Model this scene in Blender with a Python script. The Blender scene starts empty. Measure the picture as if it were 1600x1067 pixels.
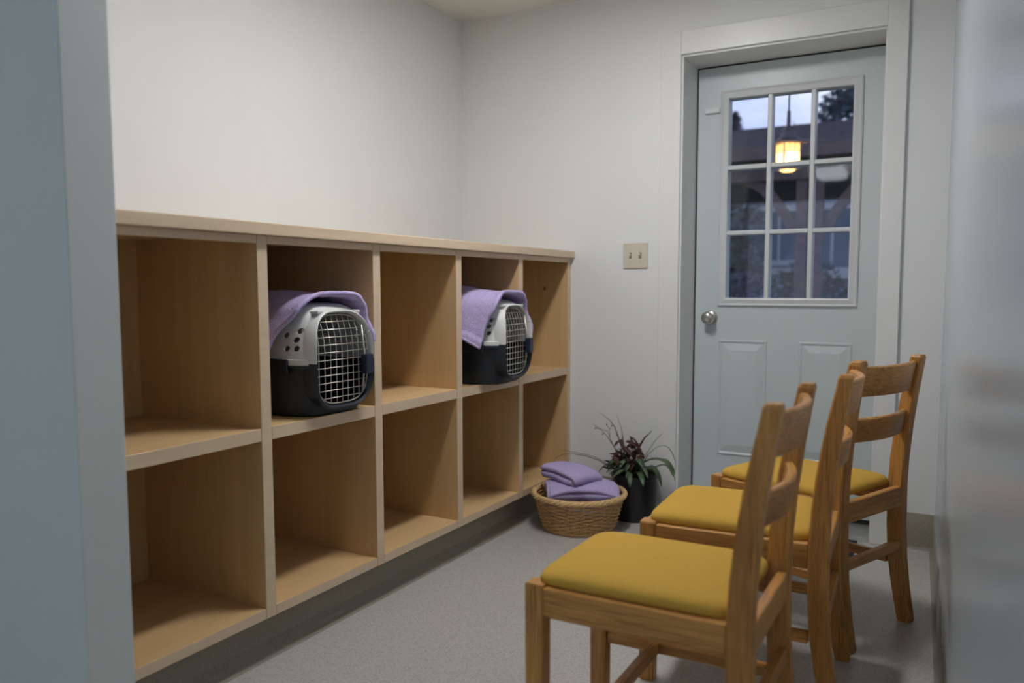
import bpy, bmesh, math, random
from mathutils import Vector, Matrix, noise
import numpy as np

SC = bpy.context.scene
COL = SC.collection
random.seed(4)

# ------------------------------------------------------------------ camera
FPX, PX, PY = 1261.887, 814.298, 553.575
YAW, PITCH, ROLL = 0.4988, -0.0822, -0.0012
CAM = Vector((1.6246, -1.3721, 1.0264))
def cam_axes():
    f = Vector((-math.sin(YAW)*math.cos(PITCH), math.cos(YAW)*math.cos(PITCH), math.sin(PITCH)))
    r = Vector((math.cos(YAW), math.sin(YAW), 0)); u = r.cross(f)
    r2 = r*math.cos(ROLL)+u*math.sin(ROLL); u2 = -r*math.sin(ROLL)+u*math.cos(ROLL)
    return r2, u2, f
_r, _u, _f = cam_axes()
cd = bpy.data.cameras.new('camera'); co = bpy.data.objects.new('camera', cd); COL.objects.link(co)
co.matrix_world = Matrix(((_r.x, _u.x, -_f.x, CAM.x), (_r.y, _u.y, -_f.y, CAM.y), (_r.z, _u.z, -_f.z, CAM.z), (0, 0, 0, 1)))
cd.sensor_fit = 'HORIZONTAL'; cd.sensor_width = 36.0; cd.lens = FPX/1600*36.0
cd.shift_x = -(PX-800)/1600; cd.shift_y = (PY-533.5)/1600
cd.clip_start = 0.02; cd.clip_end = 300
cd.dof.use_dof = True; cd.dof.focus_distance = 2.6; cd.dof.aperture_fstop = 2.0
SC.camera = co

# ------------------------------------------------------------------ world: dusk sky with thin cloud
EXPOSURE = 0.0
CEILING_LAMP = 64.0
NEAR_LAMP = 4.5
SIDE_FILL = 8.5  # strength of the two added fill panels in the room behind
SKY = 1.25
W = bpy.data.worlds.new('dusk'); SC.world = W; W.use_nodes = True
nt = W.node_tree; nt.nodes.clear()
def N(t, typ, **kw):
    n = t.nodes.new(typ)
    for k, v in kw.items(): setattr(n, k, v)
    return n
tc = N(nt, 'ShaderNodeTexCoord'); mp = N(nt, 'ShaderNodeMapping'); mp.inputs['Scale'].default_value = (2.2, 2.2, 6.0)
nz = N(nt, 'ShaderNodeTexNoise'); nz.inputs['Scale'].default_value = 2.4; nz.inputs['Detail'].default_value = 5
rp = N(nt, 'ShaderNodeValToRGB')
rp.color_ramp.elements[0].position = .38; rp.color_ramp.elements[0].color = (.48, .58, 1.0, 1)
rp.color_ramp.elements[1].position = .62; rp.color_ramp.elements[1].color = (.84, .88, 1.0, 1)
bg = N(nt, 'ShaderNodeBackground'); bg.inputs['Strength'].default_value = SKY
out = N(nt, 'ShaderNodeOutputWorld')
for a, b in ((tc.outputs['Generated'], mp.inputs['Vector']), (mp.outputs[0], nz.inputs['Vector']), (nz.outputs['Fac'], rp.inputs['Fac']), (rp.outputs['Color'], bg.inputs['Color']), (bg.outputs[0], out.inputs['Surface'])):
    nt.links.new(a, b)
SC.view_settings.view_transform = 'Standard'; SC.view_settings.look = 'None'
SC.view_settings.gamma = 1.0; SC.view_settings.use_curve_mapping = False
SC.view_settings.exposure = EXPOSURE

# ------------------------------------------------------------------ materials
MATS = {}
def base_mat(name):
    m = bpy.data.materials.new(name); m.use_nodes = True
    t = m.node_tree; p = t.nodes['Principled BSDF']
    MATS[name] = m
    return m, t, p
def L(t, a, b): t.links.new(a, b)
def bump(t, p, src, strength, dist):
    b = N(t, 'ShaderNodeBump'); b.inputs['Strength'].default_value = strength; b.inputs['Distance'].default_value = dist
    L(t, src, b.inputs['Height']); L(t, b.outputs[0], p.inputs['Normal'])
def ramp2(t, src, c0, c1, p0=.3, p1=.7):
    r = N(t, 'ShaderNodeValToRGB'); r.color_ramp.elements[0].position = p0; r.color_ramp.elements[1].position = p1
    r.color_ramp.elements[0].color = (*c0, 1); r.color_ramp.elements[1].color = (*c1, 1)
    L(t, src, r.inputs['Fac']); return r.outputs['Color']
def coords(t, scale=(1, 1, 1)):
    c = N(t, 'ShaderNodeTexCoord'); m = N(t, 'ShaderNodeMapping'); m.inputs['Scale'].default_value = scale
    oi = N(t, 'ShaderNodeObjectInfo'); mu = N(t, 'ShaderNodeMath', operation='MULTIPLY'); mu.inputs[1].default_value = 7.3
    cb = N(t, 'ShaderNodeCombineXYZ'); L(t, oi.outputs['Random'], mu.inputs[0])
    for k in range(3): L(t, mu.outputs[0], cb.inputs[k])
    L(t, c.outputs['Object'], m.inputs['Vector']); L(t, cb.outputs[0], m.inputs['Location'])
    return m.outputs[0]
def noise_tex(t, vec, scale, detail=3, rough=.55):
    n = N(t, 'ShaderNodeTexNoise'); n.inputs['Scale'].default_value = scale; n.inputs['Detail'].default_value = detail
    n.inputs['Roughness'].default_value = rough; L(t, vec, n.inputs['Vector']); return n.outputs['Fac']
def plain(name, col, rough=.5, metal=0, var=.04, scale=30, bmp=0, bscale=200, spec=None, emit=None, es=0):
    m, t, p = base_mat(name)
    v = coords(t); f = noise_tex(t, v, scale)
    c0 = tuple(max(0, c*(1-var)) for c in col); c1 = tuple(min(1, c*(1+var)) for c in col)
    L(t, ramp2(t, f, c0, c1), p.inputs['Base Color'])
    p.inputs['Roughness'].default_value = rough; p.inputs['Metallic'].default_value = metal
    if spec is not None: p.inputs['Specular IOR Level'].default_value = spec
    if bmp: bump(t, p, noise_tex(t, v, bscale, 2), bmp, .002)
    if emit: p.inputs['Emission Color'].default_value = (*emit, 1); p.inputs['Emission Strength'].default_value = es
    return m
def wood(name, c0, c1, axis, rough=.42, fine=60, streak=.5, pores=None):
    m, t, p = base_mat(name)
    s = [1, 1, 1]; s[axis] = .06
    v = coords(t, tuple(s))
    a = noise_tex(t, v, 14, 4, .6)
    b = noise_tex(t, v, fine*3, 3, .6)
    mx = N(t, 'ShaderNodeMath', operation='MULTIPLY_ADD'); L(t, b, mx.inputs[0]); mx.inputs[1].default_value = streak; L(t, a, mx.inputs[2])
    d = N(t, 'ShaderNodeMath', operation='SUBTRACT'); L(t, mx.outputs[0], d.inputs[0]); d.inputs[1].default_value = streak*.5
    col = ramp2(t, d.outputs[0], c0, c1, *((.36, .64) if pores else (.25, .75)))
    if pores:
        s2 = [1, 1, 1]; s2[axis] = .03
        v2 = coords(t, tuple(s2)); q = noise_tex(t, v2, 260, 2, .6)
        k = ramp2(t, q, (1, 1, 1), pores, .56, .66)
        mm = N(t, 'ShaderNodeMix', data_type='RGBA', blend_type='MULTIPLY'); mm.inputs['Factor'].default_value = 1
        L(t, col, mm.inputs['A']); L(t, k, mm.inputs['B']); col = mm.outputs['Result']
    L(t, col, p.inputs['Base Color']); p.inputs['Roughness'].default_value = rough
    bump(t, p, b, .08, .001)
    return m
for ax, nm in enumerate('xyz'):
    wood('maple_'+nm, (.59, .385, .175), (.70, .48, .25), ax, .45, 50, .35)
    wood('oak_'+nm, (.40, .175, .036), (.63, .310, .084), ax, .36, 70, .6, (.62, .55, .48))
wood('maple_edge', (.65, .50, .345), (.75, .59, .42), 1, .45, 50, .35)
plain('maple_knot', (.2, .1, .04), .5)
plain('paint_wall', (.80, .81, .80), .55, var=.012, scale=3, bmp=.08, bscale=130)
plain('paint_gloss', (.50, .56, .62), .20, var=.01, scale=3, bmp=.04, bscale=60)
plain('paint_trim', (.80, .80, .785), .35, var=.01)
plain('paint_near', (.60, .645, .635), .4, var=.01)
plain('paint_ceiling', (.78, .77, .72), .7, var=.01)
plain('paint_door', (.60, .665, .665), .35, var=.012, scale=6)
plain('paint_door_trim', (.68, .70, .705), .35, var=.01)
plain('rubber_black', (.012, .012, .013), .6)
plain('aluminium', (.45, .44, .42), .4, metal=.8)
plain('nickel', (.56, .53, .49), .28, metal=1)
plain('ivory_plastic', (.66, .60, .49), .38, var=.01)
plain('screw', (.5, .47, .4), .35, metal=.6)
plain('slot', (.08, .07, .06), .6)
plain('white_plastic', (.72, .76, .75), .4, var=.01)
plain('mat_black', (.018, .019, .022), .9, var=.4, scale=300, bmp=.4, bscale=400)
plain('fabric_yellow', (.60, .36, .065), .92, var=.10, scale=420, bmp=.5, bscale=900, spec=.15)
plain('shell_grey', (.66, .665, .64), .42, var=.015, bmp=.05, bscale=500)
plain('shell_navy', (.012, .018, .026), .45, var=.05, bmp=.05, bscale=500)
plain('latch_navy', (.012, .022, .045), .4)
plain('wire_steel', (.62, .58, .52), .35, metal=.75)
plain('towel', (.47, .40, .65), .95, var=.20, scale=230, bmp=1.0, bscale=230, spec=.1)
plain('towel_hem', (.55, .47, .72), .9, var=.05, scale=300, bmp=.5, bscale=500, spec=.1)
plain('wicker', (.62, .39, .17), .55, var=.28, scale=60, bmp=.3, bscale=200)
plain('wicker_rim', (.68, .45, .21), .5, var=.2, scale=50, bmp=.3, bscale=200)
plain('pot_black', (.012, .011, .013), .35)
plain('soil', (.03, .022, .017), .95, var=.5, scale=120, bmp=1, bscale=150)
plain('leaf_green', (.055, .10, .045), .45, var=.35, scale=40)
plain('leaf_pale', (.10, .15, .07), .5, var=.3, scale=40)
plain('leaf_brown', (.085, .028, .02), .6, var=.4, scale=60)
plain('leaf_straw', (.22, .15, .085), .7, var=.3, scale=60)
plain('blade', (.085, .072, .035), .55, var=.35, scale=40)
plain('lamp_frame', (.75, .75, .73), .4)
plain('lens_lit', (.9, .9, .88), .4, emit=(1.0, .995, 1.0), es=CEILING_LAMP)
plain('lens_fill', (.9, .9, .88), .4, emit=(.84, .95, 1.0), es=SIDE_FILL)  # glowing face of the added fill panels
plain('lens_near', (.9, .9, .88), .4, emit=(.88, .96, 1.0), es=NEAR_LAMP)
# floor: speckled vinyl
def speckle(name, c, k, rough, sc):
    m, t, p = base_mat(name); v = coords(t)
    a = noise_tex(t, v, sc, 2, .7); b = noise_tex(t, v, sc*2.7, 1, .5)
    mx = N(t, 'ShaderNodeMath', operation='ADD'); L(t, a, mx.inputs[0]); L(t, b, mx.inputs[1])
    L(t, ramp2(t, mx.outputs[0], tuple(q*(1-k) for q in c), tuple(q*(1+k) for q in c), .75, 1.25), p.inputs['Base Color'])
    p.inputs['Roughness'].default_value = rough
    bump(t, p, a, .06, .001)
speckle('vinyl_floor', (.40, .385, .36), .3, .33, 190)
speckle('vinyl_cove', (.225, .208, .165), .3, .42, 260)
# clear window glass: thin pane, transparent with a fresnel mirror
m, t, p = base_mat('pane_glass'); t.nodes.remove(p)
tr = N(t, 'ShaderNodeBsdfTransparent'); tr.inputs['Color'].default_value = (.93, .95, .97, 1)
gl = N(t, 'ShaderNodeBsdfGlossy'); gl.inputs['Roughness'].default_value = .03
fr = N(t, 'ShaderNodeFresnel'); fr.inputs['IOR'].default_value = 1.5
mx = N(t, 'ShaderNodeMixShader'); L(t, fr.outputs[0], mx.inputs[0]); L(t, tr.outputs[0], mx.inputs[1]); L(t, gl.outputs[0], mx.inputs[2])
L(t, mx.outputs[0], t.nodes['Material Output'].inputs['Surface'])
# outdoors
plain('shingle', (.075, .068, .080), .9, var=.3, scale=14, bmp=.5, bscale=20)
plain('timber', (.10, .07, .072), .8, var=.3, scale=12)
plain('siding', (.23, .29, .40), .7, var=.06)
plain('house_trim', (.42, .46, .52), .6)
plain('house_glass', (.05, .08, .13), .15)
plain('house_roof', (.05, .05, .06), .9, var=.3, scale=10)
plain('ground_soil', (.09, .085, .07), .95, var=.3, scale=4)
plain('concrete', (.25, .24, .23), .9, var=.1, scale=8)
plain('bark', (.045, .036, .03), .9, var=.3, scale=20)
plain('needles', (.05, .09, .13), .7, var=.4, scale=5)
plain('needles_blue', (.07, .10, .16), .7, var=.4, scale=5)
plain('shrub_green', (.09, .13, .08), .7, var=.4, scale=9)
plain('shrub_dark', (.03, .034, .085), .7, var=.5, scale=9)
plain('shrub_grey', (.13, .165, .19), .7, var=.3, scale=9)
plain('lantern_metal', (.17, .17, .20), .6, metal=.2)
m, t, p = base_mat('lantern_glass'); t.nodes.remove(p)      # amber art glass, lit by the bulb inside
tl = N(t, 'ShaderNodeBsdfTranslucent'); tl.inputs['Color'].default_value = (1.0, .80, .55, 1)
tp = N(t, 'ShaderNodeBsdfTransparent'); tp.inputs['Color'].default_value = (1.0, .86, .66, 1)
mx = N(t, 'ShaderNodeMixShader'); mx.inputs[0].default_value = .22; L(t, tl.outputs[0], mx.inputs[1]); L(t, tp.outputs[0], mx.inputs[2])
L(t, mx.outputs[0], t.nodes['Material Output'].inputs['Surface'])
plain('lantern_bulb', (1, .8, .5), .5, emit=(1.0, .70, .40), es=170)

# ------------------------------------------------------------------ mesh helpers
class B:
    def __init__(s): s.v = []; s.f = []
    def add(s, vs, fs):
        o = len(s.v); s.v += [tuple(q) for q in vs]; s.f += [tuple(i+o for i in q) for q in fs]; return s
    def box(s, x0, x1, y0, y1, z0, z1, bev=0.0, seg=1):
        vs = [(x, y, z) for x in (x0, x1) for y in (y0, y1) for z in (z0, z1)]
        fs = [(0, 1, 3, 2), (4, 6, 7, 5), (0, 4, 5, 1), (2, 3, 7, 6), (0, 2, 6, 4), (1, 5, 7, 3)]
        if bev <= 0: return s.add(vs, fs)
        bm = bmesh.new(); bv = [bm.verts.new(q) for q in vs]
        for q in fs: bm.faces.new([bv[i] for i in q])
        bmesh.ops.bevel(bm, geom=bm.edges[:], offset=bev, segments=seg, affect='EDGES', profile=.6)
        bm.verts.index_update()
        s.add([q.co[:] for q in bm.verts], [tuple(w.index for w in q.verts) for q in bm.faces]); bm.free(); return s
    def loft(s, rings, caps=True, closed=True):
        n = len(rings[0]); vs = [q for r in rings for q in r]; fs = []
        for i in range(len(rings)-1):
            for j in range(n if closed else n-1):
                k = (j+1) % n
                fs.append((i*n+j, i*n+k, (i+1)*n+k, (i+1)*n+j))
        if caps:
            fs.append(tuple(reversed(range(n)))); fs.append(tuple(range((len(rings)-1)*n, len(rings)*n)))
        return s.add(vs, fs)
    def tube(s, pts, r, n=8, caps=True):
        pts = [Vector(q) for q in pts]; m = len(pts)
        rr = r if isinstance(r, (list, tuple)) else [r]*m
        rings = []; up = None
        for i in range(m):
            d = (pts[min(i+1, m-1)]-pts[max(i-1, 0)]).normalized()
            if up is None:
                up = Vector((0, 0, 1)) if abs(d.z) < .9 else Vector((1, 0, 0))
            a = d.cross(up)
            if a.length < 1e-6: a = d.cross(Vector((0, 1, 0)))
            a.normalize(); b = a.cross(d); up = b
            rings.append([tuple(pts[i]+a*math.cos(2*math.pi*k/n)*rr[i]+b*math.sin(2*math.pi*k/n)*rr[i]) for k in range(n)])
        return s.loft(rings, caps)
    def ring_tube(s, pts, r, n=6):
        pts = [Vector(q) for q in pts]; m = len(pts); rings = []
        for i in range(m):
            d = (pts[(i+1) % m]-pts[i-1]).normalized(); a = d.cross(Vector((0, 0, 1)))
            if a.length < 1e-6: a = d.cross(Vector((1, 0, 0)))
            a.normalize(); b = a.cross(d)
            rings.append([tuple(pts[i]+a*math.cos(2*math.pi*k/n)*r+b*math.sin(2*math.pi*k/n)*r) for k in range(n)])
        rings.append(rings[0]); return s.loft(rings, False)
    def lathe(s, prof, n=32, cx=0, cy=0, axis='z'):
        rings = []
        for (r, z) in prof:
            ring = []
            for k in range(n):
                a = 2*math.pi*k/n
                q = (cx+r*math.cos(a), cy+r*math.sin(a), z)
                ring.append(q)
            rings.append(ring)
        return s.loft(rings, True)
    def sheet(s, P, t):
        """grid P[i][j] of Vectors -> closed solid sheet of thickness t"""
        n, m = len(P), len(P[0]); top = []; bot = []
        for i in range(n):
            for j in range(m):
                a = P[min(i+1, n-1)][j]-P[max(i-1, 0)][j]; b = P[i][min(j+1, m-1)]-P[i][max(j-1, 0)]
                q = a.cross(b)
                q = q.normalized() if q.length > 1e-9 else Vector((0, 0, 1))
                e = t*.5
                top.append(tuple(P[i][j]+q*e)); bot.append(tuple(P[i][j]-q*e))
        o = n*m; fs = []
        I = lambda i, j: i*m+j
        for i in range(n-1):
            for j in range(m-1):
                fs.append((I(i, j), I(i+1, j), I(i+1, j+1), I(i, j+1)))
                fs.append((o+I(i, j), o+I(i, j+1), o+I(i+1, j+1), o+I(i+1, j)))
        for i in range(n-1):
            fs.append((I(i, 0), o+I(i, 0), o+I(i+1, 0), I(i+1, 0)))
            fs.append((I(i, m-1), I(i+1, m-1), o+I(i+1, m-1), o+I(i, m-1)))
        for j in range(m-1):
            fs.append((I(0, j), I(0, j+1), o+I(0, j+1), o+I(0, j)))
            fs.append((I(n-1, j), o+I(n-1, j), o+I(n-1, j+1), I(n-1, j+1)))
        return s.add(top+bot, fs)
    def mesh(s, name, mat, smooth=False):
        me = bpy.data.meshes.new(name); me.from_pydata(s.v, [], s.f); me.update()
        bm = bmesh.new(); bm.from_mesh(me); bmesh.ops.recalc_face_normals(bm, faces=bm.faces[:]); bm.to_mesh(me); bm.free()
        if smooth:
            for q in me.polygons: q.use_smooth = True
        me.materials.append(MATS[mat]); return me
    def build(s, name, mat, parent=None, smooth=False, sharp=None):
        me = s.mesh(name, mat, smooth)
        if smooth and sharp: me.set_sharp_from_angle(angle=math.radians(sharp))
        o = bpy.data.objects.new(name, me); COL.objects.link(o)
        if parent is not None: o.parent = parent
        return o
def tag(o, label=None, cat=None, group=None, kind=None):
    if label: o['label'] = label
    if cat: o['category'] = cat
    if group: o['group'] = group
    if kind: o['kind'] = kind
    return o
def thing(name, loc=(0, 0, 0), rz=0, label=None, cat=None, group=None):
    o = bpy.data.objects.new(name, None); COL.objects.link(o); o.empty_display_size = .05
    o.location = loc; o.rotation_euler = (0, 0, rz); return tag(o, label, cat, group)
def struct(o, label=None, cat=None): return tag(o, label, cat, kind='structure')
def copy_tree(o, parent=None):
    c = o.copy(); COL.objects.link(c); c.parent = parent
    for ch in list(o.children): copy_tree(ch, c)
    return c
def piece(src, parent, loc=None):
    c = src.copy(); COL.objects.link(c); c.parent = parent
    if loc: c.location = loc
    return c

# ------------------------------------------------------------------ room dimensions (metres)
YB = 2.1019           # face of the wall with the door
XW = -.5955           # wall behind the shelving
ZC = 2.335            # ceiling
YP0, YP1 = -.430, -.328   # partition beside the opening the camera looks through
XP = .136             # end of that partition
YN = -4.6             # far end of the room behind
XN = -1.7
def xr(y): return 1.565+.0418*(YB-y)      # right wall runs slightly out of square
YO = YB+.26           # outer face of the door wall
JL, JR, JT = .5344, 1.331, 2.0147         # door opening

# ------------------------------------------------------------------ room shell
b = B(); n0 = [(XN-.12, YN-.12), (xr(YN)+.0, YN-.12), (xr(YO), YO), (XN-.12, YO)]
b.loft([[(x, y, -.12) for x, y in n0], [(x, y, 0) for x, y in n0]])
struct(b.build('floor', 'vinyl_floor'), 'beige-grey speckled sheet vinyl floor', 'floor')
b = B(); b.loft([[(x, y, ZC) for x, y in n0], [(x, y, ZC+.12) for x, y in n0]])
struct(b.build('ceiling', 'paint_ceiling'), 'plain off-white painted ceiling', 'ceiling')
b = B(); b.box(XW-.12, XW, YP1, YB, 0, ZC)
struct(b.build('wall_left', 'paint_wall'), 'white painted wall above and behind the wooden cubbies', 'wall')
b = B(); b.box(XW-.12, JL-.001, YB, YO, 0, ZC); b.box(JR+.001, xr(YB)+.01, YB, YO, 0, ZC); b.box(JL-.001, JR+.001, YB, YO, JT+.001, ZC)
struct(b.build('wall_back', 'paint_wall'), 'white painted wall around the glazed door', 'wall')
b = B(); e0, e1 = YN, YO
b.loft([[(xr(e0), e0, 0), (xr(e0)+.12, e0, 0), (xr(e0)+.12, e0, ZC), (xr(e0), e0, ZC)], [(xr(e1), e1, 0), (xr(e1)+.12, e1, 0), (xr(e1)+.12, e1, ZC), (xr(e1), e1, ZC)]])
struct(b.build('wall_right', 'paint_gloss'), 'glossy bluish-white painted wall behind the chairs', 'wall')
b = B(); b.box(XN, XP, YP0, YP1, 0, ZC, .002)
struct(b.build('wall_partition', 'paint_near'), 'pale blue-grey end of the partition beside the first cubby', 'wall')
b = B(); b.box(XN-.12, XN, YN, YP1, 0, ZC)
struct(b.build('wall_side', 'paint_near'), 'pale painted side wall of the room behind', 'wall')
WX0, WX1, WZ0, WZ1 = -.9, 1.4, .75, 2.15
b = B(); b.box(XN, WX0, YN-.12, YN, 0, ZC); b.box(WX1, xr(YN), YN-.12, YN, 0, ZC); b.box(WX0, WX1, YN-.12, YN, 0, WZ0); b.box(WX0, WX1, YN-.12, YN, WZ1, ZC)
struct(b.build('wall_front', 'paint_near'), 'pale painted wall with a window in the room behind', 'wall')
w1 = B().box(WX0, WX0+.05, YN-.09, YN-.03, WZ0, WZ1).box(WX1-.05, WX1, YN-.09, YN-.03, WZ0, WZ1).box(WX0+.05, WX1-.05, YN-.09, YN-.03, WZ0, WZ0+.05).box(WX0+.05, WX1-.05, YN-.09, YN-.03, WZ1-.05, WZ1).box(.43, .47, YN-.085, YN-.035, WZ0+.05, WZ1-.05).build('window_1', 'paint_trim')
struct(w1, 'white framed two-pane window in the room behind', 'window')
for x0, x1 in ((WX0+.05, .43), (.47, WX1-.05)):
    B().box(x0, x1, YN-.062, YN-.058, WZ0+.05, WZ1-.05).build('pane', 'pane_glass', w1)

# coved vinyl base
def cove(name, pts, h, lab):
    """vinyl base following a floor polyline (inner face on the left of travel)"""
    prof = [(0, 0), (.016, 0), (.011, .002), (.0075, .006), (.0050, .015), (.004, h-.002), (.002, h), (0, h)]
    b = B(); rings = []
    m = len(pts)
    for i, (x, y) in enumerate(pts):
        d = Vector(pts[min(i+1, m-1)])-Vector(pts[max(i-1, 0)]); d.normalize(); nrm = Vector((-d.y, d.x))
        rings.append([(x+nrm.x*o, y+nrm.y*o, z) for o, z in prof])
    b.loft(rings)
    o = b.build(name, 'vinyl_cove', smooth=True, sharp=50); return struct(o, lab, 'baseboard')
cove('baseboard_back', [(xr(YB)-.001, YB), (1.4125, YB)], .143, 'grey-brown coved vinyl base between door casing and corner')
cove('baseboard_side', [(.4345, YB), (.028, YB)], .143, 'grey-brown coved vinyl base behind the potted plant')
cove('baseboard_right', [(xr(-1.6), -1.6), (xr(.5), .5), (xr(YB), YB)], .143, 'grey-brown coved vinyl base along the glossy wall')

# door casing and jamb
t1 = thing('trim_1', (0, 0, 0), label='white flat door casing and jamb around the pale door', cat='trim'); struct(t1)
CO, CT = .0175, 2.1223
B().box(.4365, .5265, YB-CO, YB, 0, CT, .002).build('casing', 'paint_trim', t1)
B().box(JR+.007, 1.4110, YB-CO, YB, 0, CT, .002).build('casing', 'paint_trim', t1)
B().box(.5265, JR+.007, YB-CO, YB, JT+.009, CT, .002).build('casing', 'paint_trim', t1)
YD = YB+.2028         # room face of the door
B().box(JL-.02, JL, YB-.004, YD+.05, 0, JT+.018, .0015).build('jamb', 'paint_trim', t1)
B().box(JR, JR+.02, YB-.004, YD+.05, 0, JT+.018, .0015).build('jamb', 'paint_trim', t1)
B().box(JL, JR, YB-.004, YD+.05, JT, JT+.018, .0015).build('jamb_head', 'paint_trim', t1)
B().box(JL+.0003, JL+.007, YD+.004, YD+.04, .015, JT).build('weatherstrip', 'rubber_black', t1)
B().box(JR-.007, JR-.0003, YD+.004, YD+.04, .015, JT).build('weatherstrip', 'rubber_black', t1)
B().box(JL+.007, JR-.007, YD+.004, YD+.04, JT-.008, JT-.0003).build('weatherstrip', 'rubber_black', t1)
B().loft([[(x, YB-.012, 0), (x, YB+.03, .012), (x, YD+.06, .014), (x, YD+.06, 0)] for x in (JL, JR)]).build('threshold', 'aluminium', t1)

# ------------------------------------------------------------------ door with nine lights
DL, DR, DT, DB = JL+.007, JR-.007, JT-.008, .034
gx0, gx1, gz0, gz1 = .6828, 1.199, .9778, 1.8625
lx0, lx1, lz0, lz1 = .6455, 1.2358, .9427, 1.8998
DTH = .044
b = B()
b.box(DL, gx0, YD, YD+DTH, DB, DT); b.box(gx1, DR, YD, YD+DTH, DB, DT); b.box(gx0, gx1, YD, YD+DTH, DB, gz0); b.box(gx0, gx1, YD, YD+DTH, gz1, DT)
door = b.build('door_1', 'paint_door'); struct(door, 'pale grey-green door with nine window lights and two raised panels', 'door')
def rect_ring(x0, x1, z0, z1, prof):
    """prof: list of (inset, outward)"""
    rings = []
    for i, o in prof:
        rings.append([(x0+i, YD-o, z0+i), (x1-i, YD-o, z0+i), (x1-i, YD-o, z1-i), (x0+i, YD-o, z1-i)])
    return rings
for side in (0, 1):
    rg = rect_ring(lx0, lx1, lz0, lz1, [(0, -.001), (0, .008), (.006, .012), (.012, .008), (.030, .013), (.036, .011), (.0372, -.001)])
    if side: rg = [[(x, 2*YD+DTH-y, z) for x, y, z in r] for r in rg]
    B().loft(rg, False).build('lite_frame', 'paint_door_trim', door)
MW = .0195
mx_ = [.8605, 1.0405]; mz_ = [1.2705, 1.560]
for x in mx_: B().box(x-MW/2, x+MW/2, YD-.008, YD+DTH+.008, gz0-.002, gz1+.002, .003).build('muntin', 'paint_door_trim', door)
xs = [gx0-.002]+mx_+[gx1+.002]
for z in mz_:
    for i in range(3):
        a = xs[i]+(MW/2 if i else 0); c = xs[i+1]-(MW/2 if i < 2 else 0)
        B().box(a, c, YD-.008, YD+DTH+.008, z-MW/2, z+MW/2, .003).build('muntin', 'paint_door_trim', door)
zs_ = [gz0-.002]+mz_+[gz1+.002]
for i in range(3):
    for k in range(3):
        x0 = xs[i]+(MW/2 if i else 0); x1 = xs[i+1]-(MW/2 if i < 2 else 0)
        z0 = zs_[k]+(MW/2 if k else 0); z1 = zs_[k+1]-(MW/2 if k < 2 else 0)
        B().box(x0, x1, YD+.019, YD+.023, z0, z1).build('pane', 'pane_glass', door)
for x0, x1 in ((.6534, .8702), (1.0049, 1.2226)):
    rg = rect_ring(x0, x1, .2588, .7898, [(0, -.0005), (.004, .005), (.009, .005), (.015, .0008), (.017, .0008), (.048, .0075), (.050, .0075)])
    B().loft(rg, False).add(rg[-1], [(0, 1, 2, 3)]).build('raised_panel', 'paint_door', door)
kb = B(); prof = [(.0001, 0), (.032, 0), (.033, .004), (.028, .009), (.013, .012), (.012, .026), (.017, .031), (.0255, .038), (.0285, .047), (.0275, .056), (.021, .063), (.012, .066), (.0095, .0665), (.0085, .064), (.0001, .064)]
kb.loft([[(.6125+r*math.cos(2*math.pi*k/36), YD-o, .889+r*math.sin(2*math.pi*k/36)) for k in range(36)] for r, o in prof])
tag(kb.build('door_knob', 'nickel', door, True, 40), 'round satin nickel door knob')
tag(B().box(.574, .641, YD-.012, YD, 1.806, 1.832, .003).build('contact_sensor', 'white_plastic', door), 'small white contact sensor bar')
B().box(DL, DR, YD+.004, YD+.04, .0145, DB).build('door_sweep', 'rubber_black', door)

# ------------------------------------------------------------------ switch plate
sw = thing('light_switch', (.3225, YB, 1.1706), label='ivory two-gang light switch plate on the white wall', cat='switch')
b = B(); b.loft([[(-.0585, 0, -.058), (.0585, 0, -.058), (.0585, 0, .058), (-.0585, 0, .058)], [(-.0585, -.004, -.058), (.0585, -.004, -.058), (.0585, -.004, .058), (-.0585, -.004, .058)], [(-.055, -.0065, -.0545), (.055, -.0065, -.0545), (.055, -.0065, .0545), (-.055, -.0065, .0545)]])
b.build('plate', 'ivory_plastic', sw)
for x in (-.023, .023):
    B().box(x-.006, x+.006, -.0070, -.0064, -.013, .013).build('slot', 'slot', sw)
    B().loft([[(x-.0042, -.0068, -.009), (x+.0042, -.0068, -.009), (x+.0042, -.0068, .003), (x-.0042, -.0068, .003)], [(x-.0035, -.017, .002), (x+.0035, -.017, .002), (x+.0035, -.016, .010), (x-.0035, -.016, .010)]]).build('toggle', 'ivory_plastic', sw)
    for z in (-.030, .030):
        B().loft([[(x+.003*math.cos(k*math.pi/5), -o, z+.003*math.sin(k*math.pi/5)) for k in range(10)] for o in (.006, .0075)]).build('screw', 'screw', sw)

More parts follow.
